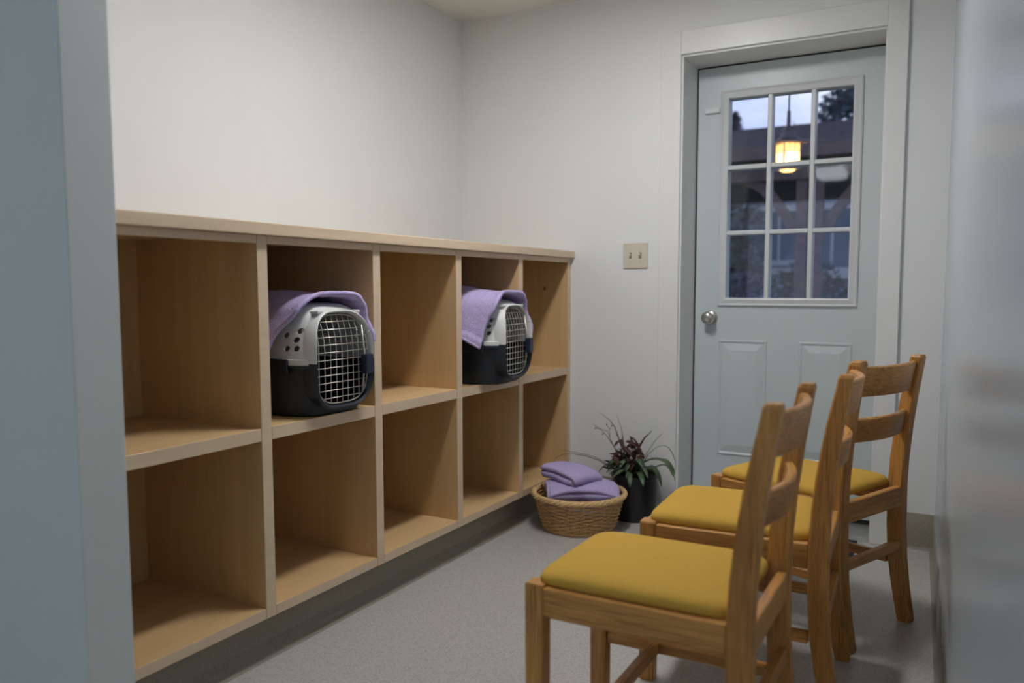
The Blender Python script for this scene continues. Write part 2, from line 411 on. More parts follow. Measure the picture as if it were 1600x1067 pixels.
# ------------------------------------------------------------------ cubby shelving
PIT, Y0, TH = .475, -.2915, .0367
ZB, ZLOW, ZM1, ZM2, ZT, ZCB, ZCT = .1591, .1301, .6181, .6533, 1.1434, 1.165, 1.1974
XB = -.4975
cub = thing('cubby_shelving', (0, 0, 0), label='maple plywood cubby shelving of ten open boxes along the wall', cat='shelving')
def dy(k): return Y0+PIT*k
yS, yE = dy(0)-TH/2, min(dy(5)+TH/2, YB-.0005)
EB = .0012
for k in range(6):
    y0, y1 = dy(k)-TH/2, dy(k)+TH/2
    if k == 5: y1 = yE
    B().box(XB+.012, 0, y0, y1, ZLOW, ZCB, EB).build('divider', 'maple_z', cub)
for k in range(5):
    y0, y1 = dy(k)+TH/2, dy(k+1)-TH/2
    B().box(XB+.012, -.0006, y0, y1, ZLOW, ZB, EB).build('bottom_board', 'maple_y', cub)
    B().box(XB+.012, -.0006, y0, y1, ZM1, ZM2, EB).build('shelf', 'maple_y', cub)
    B().box(-.0206, -.0006, y0, y1, ZT, ZCB, EB).build('top_rail', 'maple_y', cub)
    B().box(XB, XB+.012, y0-TH/2, y1+TH/2, ZLOW, ZCB).build('back_panel', 'maple_z', cub)
B().box(XB, -.0545, yS, yE, 0, ZLOW).build('toe_kick', 'vinyl_cove', cub)
prof = [(-.0545, 0), (-.022, 0), (-.034, .003), (-.044, .011), (-.050, .024), (-.0545, .04)]
B().loft([[(x, y, z) for x, z in prof] for y in (yS, yE)]).build('toe_cove', 'vinyl_cove', cub, True, 50)
kn = B().loft([[(-.120+r*.9*math.cos(k*math.pi/6), dy(5)-TH/2-o, 1.022+r*1.3*math.sin(k*math.pi/6)) for k in range(12)] for r, o in ((.0075, 0), (.0065, .0003))]).build('knot', 'maple_knot', cub)
tag(kn, 'small dark knot in the plywood')
for o in cub.children:               # paler edging strip on every front edge
    if o.name.split('.')[0] in ('divider', 'bottom_board', 'shelf', 'top_rail'):
        o.data.materials.append(MATS['maple_edge'])
        for q in o.data.polygons:
            if q.normal.x > .9: q.material_index = 1
ct = B().box(XW+.0005, .0199, YP1+.0005, YB-.0005, ZCB, ZCT, .003, 2).build('countertop', 'maple_edge')
tag(ct, 'long maple countertop over the cubby shelving', 'countertop')

# ------------------------------------------------------------------ chairs
def make_chair():
    c = thing('dining_chair'); D2, wf, wr, zs, hr = .2288, .186, .189, .4209, .0617
    s, lw = .042, .038
    def taper(a0, a1, v0, v1, z0, z1, k):     # front leg with slight taper to the foot
        ca, cv = (a0+a1)/2, (v0+v1)/2
        b = B(); r = []
        for z, q in ((z0, k), (z0+.004, k+.04), (z1-.004, 1.0), (z1, .93)):
            ha, hv = (a1-a0)/2*q, (v1-v0)/2*q; ch = .004
            r.append([(ca-ha+ch, cv-hv, z), (ca+ha-ch, cv-hv, z), (ca+ha, cv-hv+ch, z), (ca+ha, cv+hv-ch, z), (ca+ha-ch, cv+hv, z), (ca-ha+ch, cv+hv, z), (ca-ha, cv+hv-ch, z), (ca-ha, cv-hv+ch, z)])
        return b.loft(r)
    for sg in (-1, 1):
        v0, v1 = sorted((sg*wf, sg*(wf-s)))
        taper(D2-s, D2, v0, v1, 0, zs+.004, .88).build('leg', 'oak_z', c)
    prof = [(0, -.2660, -.2310), (.006, -.2685, -.2285), (.10, -.2520, -.2080), (.20, -.2400, -.1920), (.30, -.2340, -.1860), (.42, -.2325, -.1855), (.50, -.2350, -.1890), (.60, -.2430, -.2000), (.70, -.2555, -.2160), (.79, -.2690, -.2350), (.818, -.2735, -.2400), (.826, -.2710, -.2440)]
    for sg in (-1, 1):
        v0, v1 = sorted((sg*wr, sg*(wr-lw))); r = []
        for z, a0, a1 in prof:
            ch = .004; e = .004 if z > .82 else 0
            r.append([(a0+ch, v0+e, z), (a1-ch, v0+e, z), (a1, v0+e+ch, z), (a1, v1-e-ch, z), (a1-ch, v1-e, z), (a0+ch, v1-e, z), (a0, v1-e-ch, z), (a0, v0+e+ch, z)])
        B().loft(r).build('leg', 'oak_z', c)
    rt = .022
    for sg in (-1, 1):
        v0, v1 = sorted((sg*(wf-.001), sg*(wf-rt)))
        B().box(-.1862, D2-s, v0, v1, zs-hr, zs, .003).build('side_rail', 'oak_x', c)
        u0, u1 = sorted((sg*(wf-.010), sg*(wf-.032)))
        B().box(-.19, D2-s, u0, u1, .172, .200, .003).build('side_stretcher', 'oak_x', c)
    B().box(D2-.026, D2-.004, -wf+s, wf-s, zs-hr, zs, .003).build('front_rail', 'oak_y', c)
    B().box(-.2310, -.2090, -wr+lw, wr-lw, zs-hr, zs, .003).build('rear_rail', 'oak_y', c)
    B().box(-.2340, -.2130, -wr+lw, wr-lw, .222, .252, .003).build('rear_stretcher', 'oak_y', c)
    B().box(.055, .077, -wf+.032, wf-.032, .172, .200, .003).build('cross_stretcher', 'oak_y', c)
    def slat(z0, z1, sag):
        b = B(); r = []; n = 14; vw = wr-lw+.006
        for i in range(n+1):
            v = -vw+2*vw*i/n; off = -sag*(1-(v/vw)**2)
            ring = []
            for z, h in ((z0, -.006), (z0+.004, -.009), (z1-.004, -.009), (z1, -.005), (z1, .005), (z1-.004, .009), (z0+.004, .009), (z0, .006)):
                k = min(range(len(prof)), key=lambda q: abs(prof[q][0]-z)); 
                zz = z
                a = np.interp(zz, [q[0] for q in prof], [(q[1]+q[2])/2 for q in prof])
                ring.append((float(a)+h+off+.004, v, z))
            r.append(ring)
        return b.loft(r)
    slat(.722, .808, .030).build('slat', 'oak_y', c, True, 35)
    slat(.590, .660, .030).build('slat', 'oak_y', c, True, 35)
    # cushion
    b = B(); n = 88
    def outline(sc, rr):
        pts = []
        for k in range(n):
            a = 2*math.pi*k/n; ca, sa = math.cos(a), math.sin(a); e = 2/rr
            x = math.copysign(abs(ca)**e, ca); y = math.copysign(abs(sa)**e, sa)
            fa = .2045*x*sc+.0100; fv = .1735*y*sc
            pts.append((fa, fv))
        return pts
    lev = [(.965, .4212, 10), (.995, .4235, 10), (1.0, .4305, 10), (.992, .4375, 9.5), (.968, .4435, 9), (.92, .4485, 8), (.80, .4530, 7), (.58, .4565, 6), (.34, .4580, 5), (.12, .4585, 4)]
    b.loft([[(x, y, z) for x, y in outline(s_, r_)] for s_, z, r_ in lev])
    tag(b.build('seat_cushion', 'fabric_yellow', c, True), 'mustard yellow upholstered seat pad')
    return c
CH = [(1.0887, .2291, 3.1384, 'oak chair with mustard seat, farthest from the door in the row of three'),
      (1.1320, .7709, 3.1920, 'oak chair with mustard seat, middle one in the row of three'),
      (1.2133, 1.2630, 2.7451, 'oak chair with mustard seat, turned askew in front of the door')]
ch0 = make_chair()
for i, (x, y, ph, lab) in enumerate(CH):
    c = ch0 if i == 0 else copy_tree(ch0)
    c.location = (x, y, 0); c.rotation_euler = (0, 0, ph)
    tag(c, lab, 'chair', 'oak chairs along the glossy wall')

# ------------------------------------------------------------------ pet carriers
def sell(hx0, hx1, hw, e, n=56):
    """superellipse outline from x=hx0 (back) to hx1 (front)"""
    cx, ax = (hx0+hx1)/2, (hx1-hx0)/2; r = []
    for k in range(n):
        a = 2*math.pi*k/n; ca, sa = math.cos(a), math.sin(a)
        r.append((cx+ax*math.copysign(abs(ca)**(2/e), ca), hw*math.copysign(abs(sa)**(2/e), sa)))
    return r
def arch(hw, hz0, hz1, zc, n=48, e0=3.6, e1=3.2):
    r = []
    for k in range(n):
        a = 2*math.pi*k/n; ca, sa = math.cos(a), math.sin(a); e = e1 if sa > 0 else e0
        w = hw*(1-.10*max(0, -sa)**2-.06*max(0, sa)**2)
        r.append((w*math.copysign(abs(ca)**(2/e), ca), zc+(hz1 if sa > 0 else hz0)*math.copysign(abs(sa)**(2/e), sa)))
    return r
def bool_cut(me, cutters):
    o = bpy.data.objects.new('tmp', me); COL.objects.link(o); cs = []
    for k in cutters:
        q = bpy.data.objects.new('tmpc', k); COL.objects.link(q); cs.append(q)
        m = o.modifiers.new('b', 'BOOLEAN'); m.operation = 'DIFFERENCE'; m.object = q; m.solver = 'EXACT'
    bpy.context.view_layer.update()
    dg = bpy.context.evaluated_depsgraph_get(); r = bpy.data.meshes.new_from_object(o.evaluated_get(dg))
    for q in [o]+cs: bpy.data.objects.remove(q)
    return r
ARZ = .158
def make_carrier():
    c = thing('pet_carrier')
    low = [(0, -.455, -.030, .134, 4.6), (.006, -.462, -.022, .142, 4.6), (.08, -.475, -.012, .151, 4.8), (.143, -.484, -.004, .158, 5), (.145, -.494, .004, .168, 5), (.153, -.494, .004, .168, 5)]
    up = [(.1535, -.494, .004, .168, 5), (.168, -.494, .004, .168, 5), (.170, -.484, -.004, .158, 5), (.22, -.478, -.010, .155, 5), (.265, -.470, -.017, .150, 4.6), (.296, -.460, -.027, .143, 4.4), (.314, -.445, -.042, .131, 4.2), (.324, -.42, -.065, .112, 4), (.329, -.38, -.105, .080, 3.6)]
    lo_in = [(.006, -.452, -.032, .130, 4.6), (.143, -.479, -.009, .153, 5), (.20, -.479, -.009, .153, 5)]
    up_in = [(.12, -.479, -.009, .153, 5), (.22, -.473, -.015, .150, 5), (.265, -.465, -.022, .145, 4.6), (.294, -.455, -.032, .137, 4.4), (.310, -.44, -.048, .125, 4.2), (.319, -.41, -.072, .105, 4), (.323, -.38, -.105, .075, 3.6)]
    def shell(lv, nm, mat): return B().loft([[(x, y, z) for x, y in sell(a, b_, w, e)] for z, a, b_, w, e in lv]).mesh(nm, mat, True)
    prism = lambda: B().loft([[(x, y, z) for y, z in arch(.127, .130, .142, ARZ)] for x in (-.13, .05)]).mesh('p', 'shell_navy')
    holes = []
    for q in ((-.050, .250), (-.058, .225), (-.057, .200), (-.086, .200), (-.090, .238), (-.15, .25), (-.15, .215), (-.21, .25), (-.21, .215)): holes.append(q)
    hb = B()
    for hx, hz in holes:
        for sg in (-1, 1):
            y0, y1 = sorted((sg*.120, sg*.19))
            hb.loft([[(hx+.0100*math.cos(k*math.pi/8)+.003*math.sin(k*math.pi/8), y, hz+.0085*math.sin(k*math.pi/8)) for k in range(16)] for y in (y0, y1)])
    me = bool_cut(shell(low, 'lower_shell', 'shell_navy'), [shell(lo_in, 'i', 'shell_navy'), prism()])
    def put(me, nm):
        me.name = nm; o = bpy.data.objects.new(nm, me); COL.objects.link(o); o.parent = c
        for q in me.polygons: q.use_smooth = True
        me.set_sharp_from_angle(angle=math.radians(40)); return o
    tag(put(me, 'lower_shell'), 'dark navy plastic lower half')
    me = bool_cut(shell(up, 'upper_shell', 'shell_grey'), [shell(up_in, 'i', 'shell_grey'), prism(), hb.mesh('h', 'shell_grey')])
    tag(put(me, 'upper_shell'), 'pale grey plastic upper half')
    # bezel around the door opening, pale above the seam and navy below
    A0, A1 = arch(.127, .130, .142, ARZ, 64), arch(.137, .142, .152, ARZ, 64)
    def bez(sel, nm, mat):
        idx = [k for k in range(65) if sel(k % 64)]
        if not all(sel(k) for k in range(20, 30)): idx = list(range(32, 65))
        else: idx = list(range(0, 33))
        rings = []
        for k in idx:
            k %= 64; (y0, z0), (y1, z1) = A0[k], A1[k]
            lean = -.024*max(0, (z0-.2)/.1)**1.5 if z0 > .2 else (-.010*max(0, (.1-z0)/.1))
            ym, zm = (y0+y1)/2, (z0+z1)/2
            rings.append([(-.028+lean, y0, z0), (.006+lean, y0, z0), (.011+lean, ym, zm), (.006+lean, y1, z1), (-.028+lean*1.4-.012, y1, z1)])
        B().loft(rings).build(nm, mat, c, True, 50)
    bez(lambda k: 0 <= k <= 32, 'door_arch', 'shell_grey')
    bez(lambda k: k >= 32, 'door_sill', 'shell_navy')
    # wire door
    b = B(); wr_ = .0016
    AR = arch(.121, .124, .136, ARZ, 96)
    ax = lambda z: -.008-(.024*max(0, (z-.2)/.1)**1.5 if z > .2 else 0)
    b.ring_tube([(ax(z), y, z) for y, z in AR], .0022, 6)
    def span_z(y):
        zz = [AR[k] for k in range(96)]; hi = lo = None
        for k in range(96):
            (ya, za), (yb, zb) = AR[k-1], AR[k]
            if (ya-y)*(yb-y) <= 0 and ya != yb:
                z = za+(zb-za)*(y-ya)/(yb-ya)
                hi = z if hi is None else max(hi, z); lo = z if lo is None else min(lo, z)
        return lo, hi
    def span_y(z):
        w = 0
        for k in range(96):
            (ya, za), (yb, zb) = AR[k-1], AR[k]
            if (za-z)*(zb-z) <= 0 and za != zb: w = max(w, abs(ya+(yb-ya)*(z-za)/(zb-za)))
        return w
    for i in range(-4, 5):
        y = i*.0260; lo, hi = span_z(y)
        b.tube([(ax(lo+(hi-lo)*k/8), y, lo+(hi-lo)*k/8) for k in range(9)], wr_, 6)
    for i in range(11):
        z = .052+i*.0222; w = span_y(z)
        b.tube([(ax(z)+.0025, -w, z), (ax(z)+.0025, w, z)], wr_, 6)
    wd = b.build('wire_door', 'wire_steel', c, True); tag(wd, 'steel wire grid door')
    B().tube([(.004+min(0, ax(.262)+.008), .094, .058), (.006, .094, .16), (.004+min(0, ax(.262)+.008), .094, .262)], .0030, 8).tube([(.004, .094, .235), (.016, .097, .240), (.016, .101, .243)], .0022, 6).build('latch_rod', 'wire_steel', wd, True)
    B().box(.001, .024, .078, .114, .112, .172, .004, 2).build('latch', 'latch_navy', wd)
    for sg in (-1, 1):
        B().box(-.044, -.014, sg*.085-.013, sg*.085+.013, .297, .307, .003, 2).build('hood_tab', 'shell_grey', c)
        B().box(-.16, -.070, sg*.166-.0045, sg*.166+.0045, .128, .1705, .003).build('side_clip', 'shell_navy', c)
    return c
car = make_carrier()
car.scale = (1, .95, 1); car.location = (.022, .472, ZM2+.0005); car.rotation_euler = (0, 0, 0)
tag(car, 'pet carrier in the cubby nearer the partition, under a lavender towel', 'pet carrier', 'pet carriers in the upper cubbies')
car2 = copy_tree(car); car2.location = (.092, 1.408, ZM2+.0005); car2.rotation_euler = (0, 0, math.radians(4.5))
tag(car2, 'pet carrier in the cubby nearer the door wall, sticking out past the shelf edge', 'pet carrier', 'pet carriers in the upper cubbies')

# towels draped over the carriers
def drape(name, loc, rz, label, near_z, far_z, slant, seed, hump, front=-.075, ends=0.0, flare=0.0):
    hz = [.14, .170, .22, .265, .296, .314, .324, .329]; hw = [.162, .158, .155, .150, .143, .131, .112, .080]
    def width(z): return .176 if z < .175 else float(np.interp(z, hz, hw))+.009
    path = [(-width(z), float(z)) for z in np.linspace(near_z, .296, 22)]
    top = []
    for a in np.linspace(0, 1, 30)[1:-1]:
        y = -.152+.304*a; top.append((float(y), .300+.042*(1-abs(y/.156)**3.2)))
    path += top+[(width(z), float(z)) for z in np.linspace(.296, far_z, 18)]
    n = len(path); m = 46; P = []
    for i, (y, z) in enumerate(path):
        row = []
        near = max(0, (.30-z)/(.30-near_z)) if y < -.1 else 0
        far = max(0, (.30-z)/(.30-far_z)) if y > .1 else 0
        xf = front-slant*near**1.1+.012*far+.008*math.sin(i*.30+seed)
        xb = -.455-.01*math.sin(i*.25)
        for j in range(m):
            s = j/(m-1); x = xf+(xb-xf)*s
            dz = ends*near*min(1, s*5)
            p = Vector((x, y, z+dz))
            q = noise.noise(Vector((x*13+seed, y*11, z*11)))*.5+.5
            q2 = noise.noise(Vector((x*60+seed, y*60, z*60)))
            q3 = noise.noise(Vector((x*190+seed, y*190, z*190)))
            outw = Vector((0, y, (z-.16)*.9)).normalized()
            roll = .007*math.exp(-(s*(m-1)/2.2)**2)
            p += outw*((.25 if z < .30 else .7) if y > .12 else 1.0)*(.006+.009*q+.0015*q2+.0010*q3+roll+hump*math.exp(-((s-.45)/.18)**2)*max(0, 1-((y+.05)/.12)**2))
            p.x += .003*q2
            p.y -= flare*near**1.3
            row.append(p)
        P.append(row)
    t = thing(name, loc, rz, label, 'towel', 'lavender towels over the pet carriers'); t.scale = (1, .95, 1)
    b = B(); b.sheet(P, .013); b.build('cloth', 'towel', t, True)
    hb = B(); hb.tube([P[0][j]+Vector((0, -.001, .0)) for j in range(m)], .0075, 8); hb.build('hem', 'towel_hem', t, True)
    return t
drape('draped_towel', (.022, .472, ZM2), 0, 'lavender towel draped over the carrier nearer the partition', .180, .205, .085, 1.3, .010, front=-.030, flare=.045)
drape('draped_towel', (.092, 1.408, ZM2), math.radians(4.5), 'lavender towel with pale hem draped over the carrier nearer the door wall', .150, .185, .050, 7.7, .026, front=-.018, ends=.035, flare=.02)

# ------------------------------------------------------------------ wicker basket
BX, BY = .212, 1.738
bk = thing('wicker_basket', (BX, BY, 0), label='round honey-coloured wicker basket holding folded towels', cat='basket')
RT, RB, BH = .190, .146, .146
def rad(z): 
    s = z/BH; return RB+(RT-RB)*(s**.85)
NS = 28
b = B(); prof = [(.001, .004), (RB-.006, .004), (RB-.004, .012), (.001, .012)]
b.lathe(prof, 48); b.build('base', 'wicker', bk)
b = B()
for k in range(NS):
    a = 2*math.pi*k/NS
    for o in (-.005, .005):
        pts = [((rad(z))*math.cos(a+o/rad(z)), (rad(z))*math.sin(a+o/rad(z)), z) for z in (.006, .04, .08, .115, .142)]
        b.tube(pts, .0030, 5)
tag(b.build('stakes', 'wicker', bk, True), kind='stuff')
b = B(); rows = 16
for i in range(rows):
    z = .012+i*(.124/(rows-1)); pts = []
    m = NS*6
    for k in range(m):
        a = 2*math.pi*k/m; ph = (k/6.0)*math.pi+(i % 2)*math.pi
        r = rad(z)+.0048*math.cos(ph); pts.append((r*math.cos(a), r*math.sin(a), z+.0008*math.sin(ph*.5)))
    b.ring_tube(pts, .0036, 6)
tag(b.build('weave', 'wicker', bk, True), kind='stuff')
for sI in range(5):
    b = B(); m = 180; pts = []
    for k in range(m):
        a = 2*math.pi*k/m; q = 9*a+sI*2*math.pi/5
        r = RT+.0045+.0075*math.cos(q); pts.append((r*math.cos(a), r*math.sin(a), BH+.004+.0075*math.sin(q)))
    b.ring_tube(pts, .0056, 7).build('rim_strand', 'wicker_rim', bk, True)
b = B(); pts = [((RB+.004)*math.cos(2*math.pi*k/96), (RB+.004)*math.sin(2*math.pi*k/96), .007+.002*math.sin(k*.9)) for k in range(96)]
b.ring_tube(pts, .006, 6).build('foot_border', 'wicker', bk, True)

# folded towels in the basket
def folded(name, loc, rz, label, w, d, layers, t, seed, sag, tilt=(0, 0), gap=1.06):
    """a towel folded back and forth along u, seen in section; extruded along v"""
    path = []; lp = t*gap; ns = 30
    for k in range(layers):
        z = t*.5+k*lp; w2 = w*(1-.05*(k % 2)); us = np.linspace(-w2/2, w2/2, ns)
        if k % 2: us = us[::-1]
        for u in us: path.append((float(u), z))
        if k < layers-1:
            e = path[-1][0]; sg = 1 if e > 0 else -1
            for a in np.linspace(-75, 75, 7):
                path.append((e+sg*lp*.62*math.cos(math.radians(a)), z+lp/2+lp/2*math.sin(math.radians(a))))
    H = layers*lp; m = 44; P = []
    for i, (u, z) in enumerate(path):
        row = []; f = z/H; lay = z/lp
        for j in range(m):
            v = -d/2+d*j/(m-1); eu, ev = 2*u/w, 2*v/d
            p = Vector((u, v*(1-.05*min(1, abs(eu))**5-.04*math.sin(lay*2.1+seed)), z))
            p.z -= sag*(.55*eu*eu+.55*ev*ev+.5*(eu*ev)**2)*f
            p.z -= t*.30*abs(ev)**8
            p.z += t*.22*noise.noise(Vector((u*10+seed, v*10, lay*.5)))*min(1, f+.15)
            p.x += .007*noise.noise(Vector((v*14, lay, seed)))
            p.y += .010*noise.noise(Vector((u*10, lay*1.3, seed+3)))
            q = Vector((p.x*170, p.y*170, p.z*170+seed)); p.z += .0011*noise.noise(q)+.0012*noise.noise(q*.35)
            row.append(p)
        P.append(row)
    th = thing(name, loc, rz, label, 'towel', 'folded lavender towels in the basket')
    th.rotation_euler = (tilt[0], tilt[1], rz)
    B().sheet(P, t*.90).build('cloth', 'towel', th, True)
    hb = B(); hb.tube([P[-1][j] for j in range(m)], t*.42, 8); hb.build('hem', 'towel_hem', th, True)
    return th
folded('folded_towel', (BX+.004, BY, .082), math.radians(14), 'lavender towel folded at the bottom of the basket stack', .205, .185, 2, .029, 3.1, .004)
folded('folded_towel', (BX+.000, BY-.004, .151), math.radians(30), 'thick lavender towel folded in the middle of the basket stack', .272, .206, 2, .032, 9.2, .034)
folded('folded_towel', (BX-.046, BY+.004, .209), math.radians(-24), 'small lavender towel folded on top of the basket stack', .190, .168, 2, .028, 5.5, .012, tilt=(math.radians(-3), math.radians(3)))

# ------------------------------------------------------------------ potted plant
PXc, PYc = .372, 1.985
pp = thing('potted_plant', (PXc, PYc, 0), label='straggly half-dried plant in a black pot behind the basket', cat='plant')
b = B(); b.lathe([(.001, 0), (.088, 0), (.092, .004), (.100, .185), (.104, .188), (.105, .202), (.102, .204), (.097, .202), (.093, .180), (.001, .178)], 40)
b.build('pot', 'pot_black', pp, True, 40)
b = B(); rings = []
for r in (.002, .03, .06, .085, .0925): rings.append([(r*math.cos(k*math.pi/14), r*math.sin(k*math.pi/14), .186+.006*noise.noise(Vector((r*40*math.cos(k*math.pi/14), r*40*math.sin(k*math.pi/14), 0)))) for k in range(28)])
b.loft(rings, True).build('soil', 'soil', pp, True)
R = random.Random(11)
def leaf(pts, width, nm, mat, twist=0, shape=None):
    """blade leaf along a poly path"""
    pts = [Vector(q) for q in pts]; n = 9; P = []
    def at(s):
        k = s*(len(pts)-1); i = min(int(k), len(pts)-2); f = k-i
        p0, p1, p2, p3 = pts[max(i-1, 0)], pts[i], pts[i+1], pts[min(i+2, len(pts)-1)]
        return .5*((2*p1)+(p2-p0)*f+(2*p0-5*p1+4*p2-p3)*f*f+(3*p1-p0-3*p2+p3)*f**3)
    for i in range(n):
        s = i/(n-1); p = at(s); d = (at(min(1, s+.05))-at(max(0, s-.05))).normalized()
        side = d.cross(Vector((0, 0, 1)))
        if side.length < .15: side = Vector((math.cos(twist), math.sin(twist), 0))
        side.normalize(); side = Matrix.Rotation(twist*.6, 3, d) @ side
        w = width*(shape(s) if shape else (math.sin(math.pi*min(1, s*.92+.06))**.8))
        nn = side.cross(d)
        P.append([p-side*w+nn*w*.25, p-nn*w*.05, p+side*w+nn*w*.25])
    return B().sheet(P, .0009).build(nm, mat, pp, True)
def wpt(x, y, z): return Vector((x-PXc, y-PYc, z))
# broad green leaves, some arching out to the right over the pot
GL = [((0, -.02, .19), (.06, -.04, .265), (.115, -.045, .285), (.17, -.05, .270), (.20, -.055, .235), .020),
      ((.02, -.02, .19), (.07, -.05, .245), (.105, -.06, .250), (.135, -.07, .215), (.15, -.075, .175), .016),
      ((.01, -.03, .19), (.04, -.07, .225), (.06, -.095, .225), (.08, -.12, .205), (.09, -.135, .180), .013),
      ((-.01, -.04, .19), (-.02, -.08, .225), (-.03, -.105, .225), (-.05, -.125, .205), (-.06, -.13, .185), .013),
      ((-.02, -.03, .19), (-.07, -.05, .235), (-.10, -.06, .245), (-.13, -.065, .225), (-.145, -.07, .200), .013),
      ((0, -.04, .19), (.01, -.09, .22), (.02, -.115, .215), (.03, -.135, .19), (.03, -.14, .17), .012),
      ((.03, 0, .19), (.10, .01, .24), (.14, .01, .25), (.17, .0, .225), (.185, 0, .19), .015),
      ((-.03, 0, .19), (-.05, -.07, .25), (-.06, -.09, .27), (-.07, -.11, .26), (-.08, -.12, .24), .016),
      ((.02, -.02, .20), (.03, -.06, .27), (.045, -.08, .28), (.07, -.10, .265), (.085, -.11, .24), .013),
      ((.13, -.045, .285), (.155, -.05, .285), (.18, -.06, .262), (.195, -.065, .24), (.20, -.07, .225), .015)]
for i, g in enumerate(GL): leaf(g[:5], g[5], 'leaf', 'leaf_green' if i % 3 else 'leaf_pale', twist=R.uniform(-.4, .4))
for i in range(26):
    a = R.uniform(0, 2*math.pi); l = R.uniform(.045, .075); h = R.uniform(.03, .07); x0, y0 = R.uniform(-.04, .04), R.uniform(-.05, .03)
    d = Vector((math.cos(a), math.sin(a)*.8-.25, 0)); p0 = Vector((x0, y0, .19))
    leaf([p0, p0+d*l*.5+Vector((0, 0, h)), p0+d*l+Vector((0, 0, h*1.05)), p0+d*l*1.4+Vector((0, 0, h*.6))], R.uniform(.008, .012), 'leaf', R.choice(['leaf_green', 'leaf_green', 'leaf_pale']), twist=R.uniform(-.6, .6))
# dried brown bracts
for i in range(64):
    a = R.uniform(0, 2*math.pi); c0 = Vector((R.gauss(-.025, .042), R.gauss(-.02, .03), .22+.11*R.random()**1.5))
    d = Vector((math.cos(a)*.6, math.sin(a)*.6, R.uniform(.1, 1))).normalized(); l = R.uniform(.03, .06)
    leaf([c0, c0+d*l*.5+Vector((0, 0, .004)), c0+d*l], R.uniform(.008, .014), 'bract', R.choice(['leaf_brown', 'leaf_brown', 'leaf_brown', 'leaf_straw']), twist=R.uniform(-1, 1))
for i in range(22):
    a = R.uniform(0, 6.28); c0 = Vector((R.uniform(-.11, -.05), R.uniform(-.05, .02), R.uniform(.215, .26)))
    d = Vector((math.cos(a), math.sin(a), R.uniform(-.1, .7))).normalized()
    leaf([c0, c0+d*.02, c0+d*.04], R.uniform(.007, .012), 'bract', R.choice(['leaf_brown', 'leaf_straw']), twist=R.uniform(-1, 1))
for x, y, h in ((-.03, 0, .30), (0, -.01, .32), (.015, 0, .30), (-.05, -.02, .28), (-.015, .01, .33), (-.08, -.03, .255), (-.035, -.03, .27)):
    B().tube([(x*.4, y*.5, .185), (x*.8, y, .185+(h-.185)*.6), (x, y, h)], [.0028, .0022, .0012], 6).build('stem', 'leaf_brown', pp, True)
# long thin blades
thin = lambda s: (1-s)**.6
Yw = 1.96
BLD = [([(.345, 1.97, .19), (.315, Yw, .32), (.275, Yw, .42), (.212, Yw-.01, .468)], .0045),
       ([(.350, 1.97, .19), (.330, Yw, .30), (.318, Yw, .39), (.296, Yw-.01, .472)], .0042),
       ([(.330, 1.97, .19), (.290, Yw, .30), (.240, Yw, .37), (.180, Yw-.01, .415)], .0036),
       ([(.380, 1.97, .19), (.430, Yw, .29), (.470, Yw, .355), (.515, Yw-.01, .405)], .0030),
       ([(.385, 1.97, .19), (.445, Yw, .30), (.510, Yw, .345), (.555, Yw-.01, .318), (.575, Yw-.02, .265)], .0028),
       ([(.330, 1.95, .19), (.220, Yw-.03, .255), (.110, Yw-.06, .278), (.040, Yw-.09, .262), (.012, Yw-.12, .19)], .0040),
       ([(.320, 1.95, .20), (.210, Yw-.02, .262), (.100, Yw-.05, .285), (.030, Yw-.06, .288)], .0022)]
for pts, w in BLD: leaf([wpt(*q) for q in pts], w*1.6, 'blade', 'blade', shape=thin)
st = B(); st.tube([wpt(.36, 1.97, .20), wpt(.385, Yw, .30), wpt(.425, Yw, .37), wpt(.455, Yw-.01, .398)], [.006, .007, .0035, .0014], 7).build('flower_spike', 'leaf_brown', pp, True)
B().lathe([(.0005, -.004), (.0035, 0), (.0005, .004)], 8).build('bud', 'leaf_brown', pp).location = wpt(.457, Yw-.01, .402)
B().tube([wpt(.335, 1.97, .20), wpt(.275, Yw, .33), wpt(.250, Yw, .385), wpt(.195, Yw, .395)], .0013, 5).tube([wpt(.262, Yw, .36), wpt(.262, Yw-.01, .40), wpt(.250, Yw-.01, .415)], .001, 5).tube([wpt(.262, Yw-.005, .395), wpt(.275, Yw-.01, .412)], .0009, 5).build('twig', 'blade', pp, True)
for q in ((.195, .395), (.250, .417), (.276, .414), (.232, .372), (.300, .372)):
    B().lathe([(.0005, -.004), (.0038, 0), (.0005, .004)], 8).build('bud', 'leaf_brown', pp).location = wpt(q[0], Yw-.01, q[1])

# ------------------------------------------------------------------ door mat
dm = B(); dm.loft([[(.66, 1.70, 0), (1.298, 1.70, 0), (1.290, 2.078, 0), (.66, 2.075, 0)], [(.66, 1.70, .007), (1.298, 1.70, .007), (1.290, 2.078, .007), (.66, 2.075, .007)]])
tag(dm.build('door_mat', 'mat_black'), 'thin black mat on the floor before the door', 'mat')

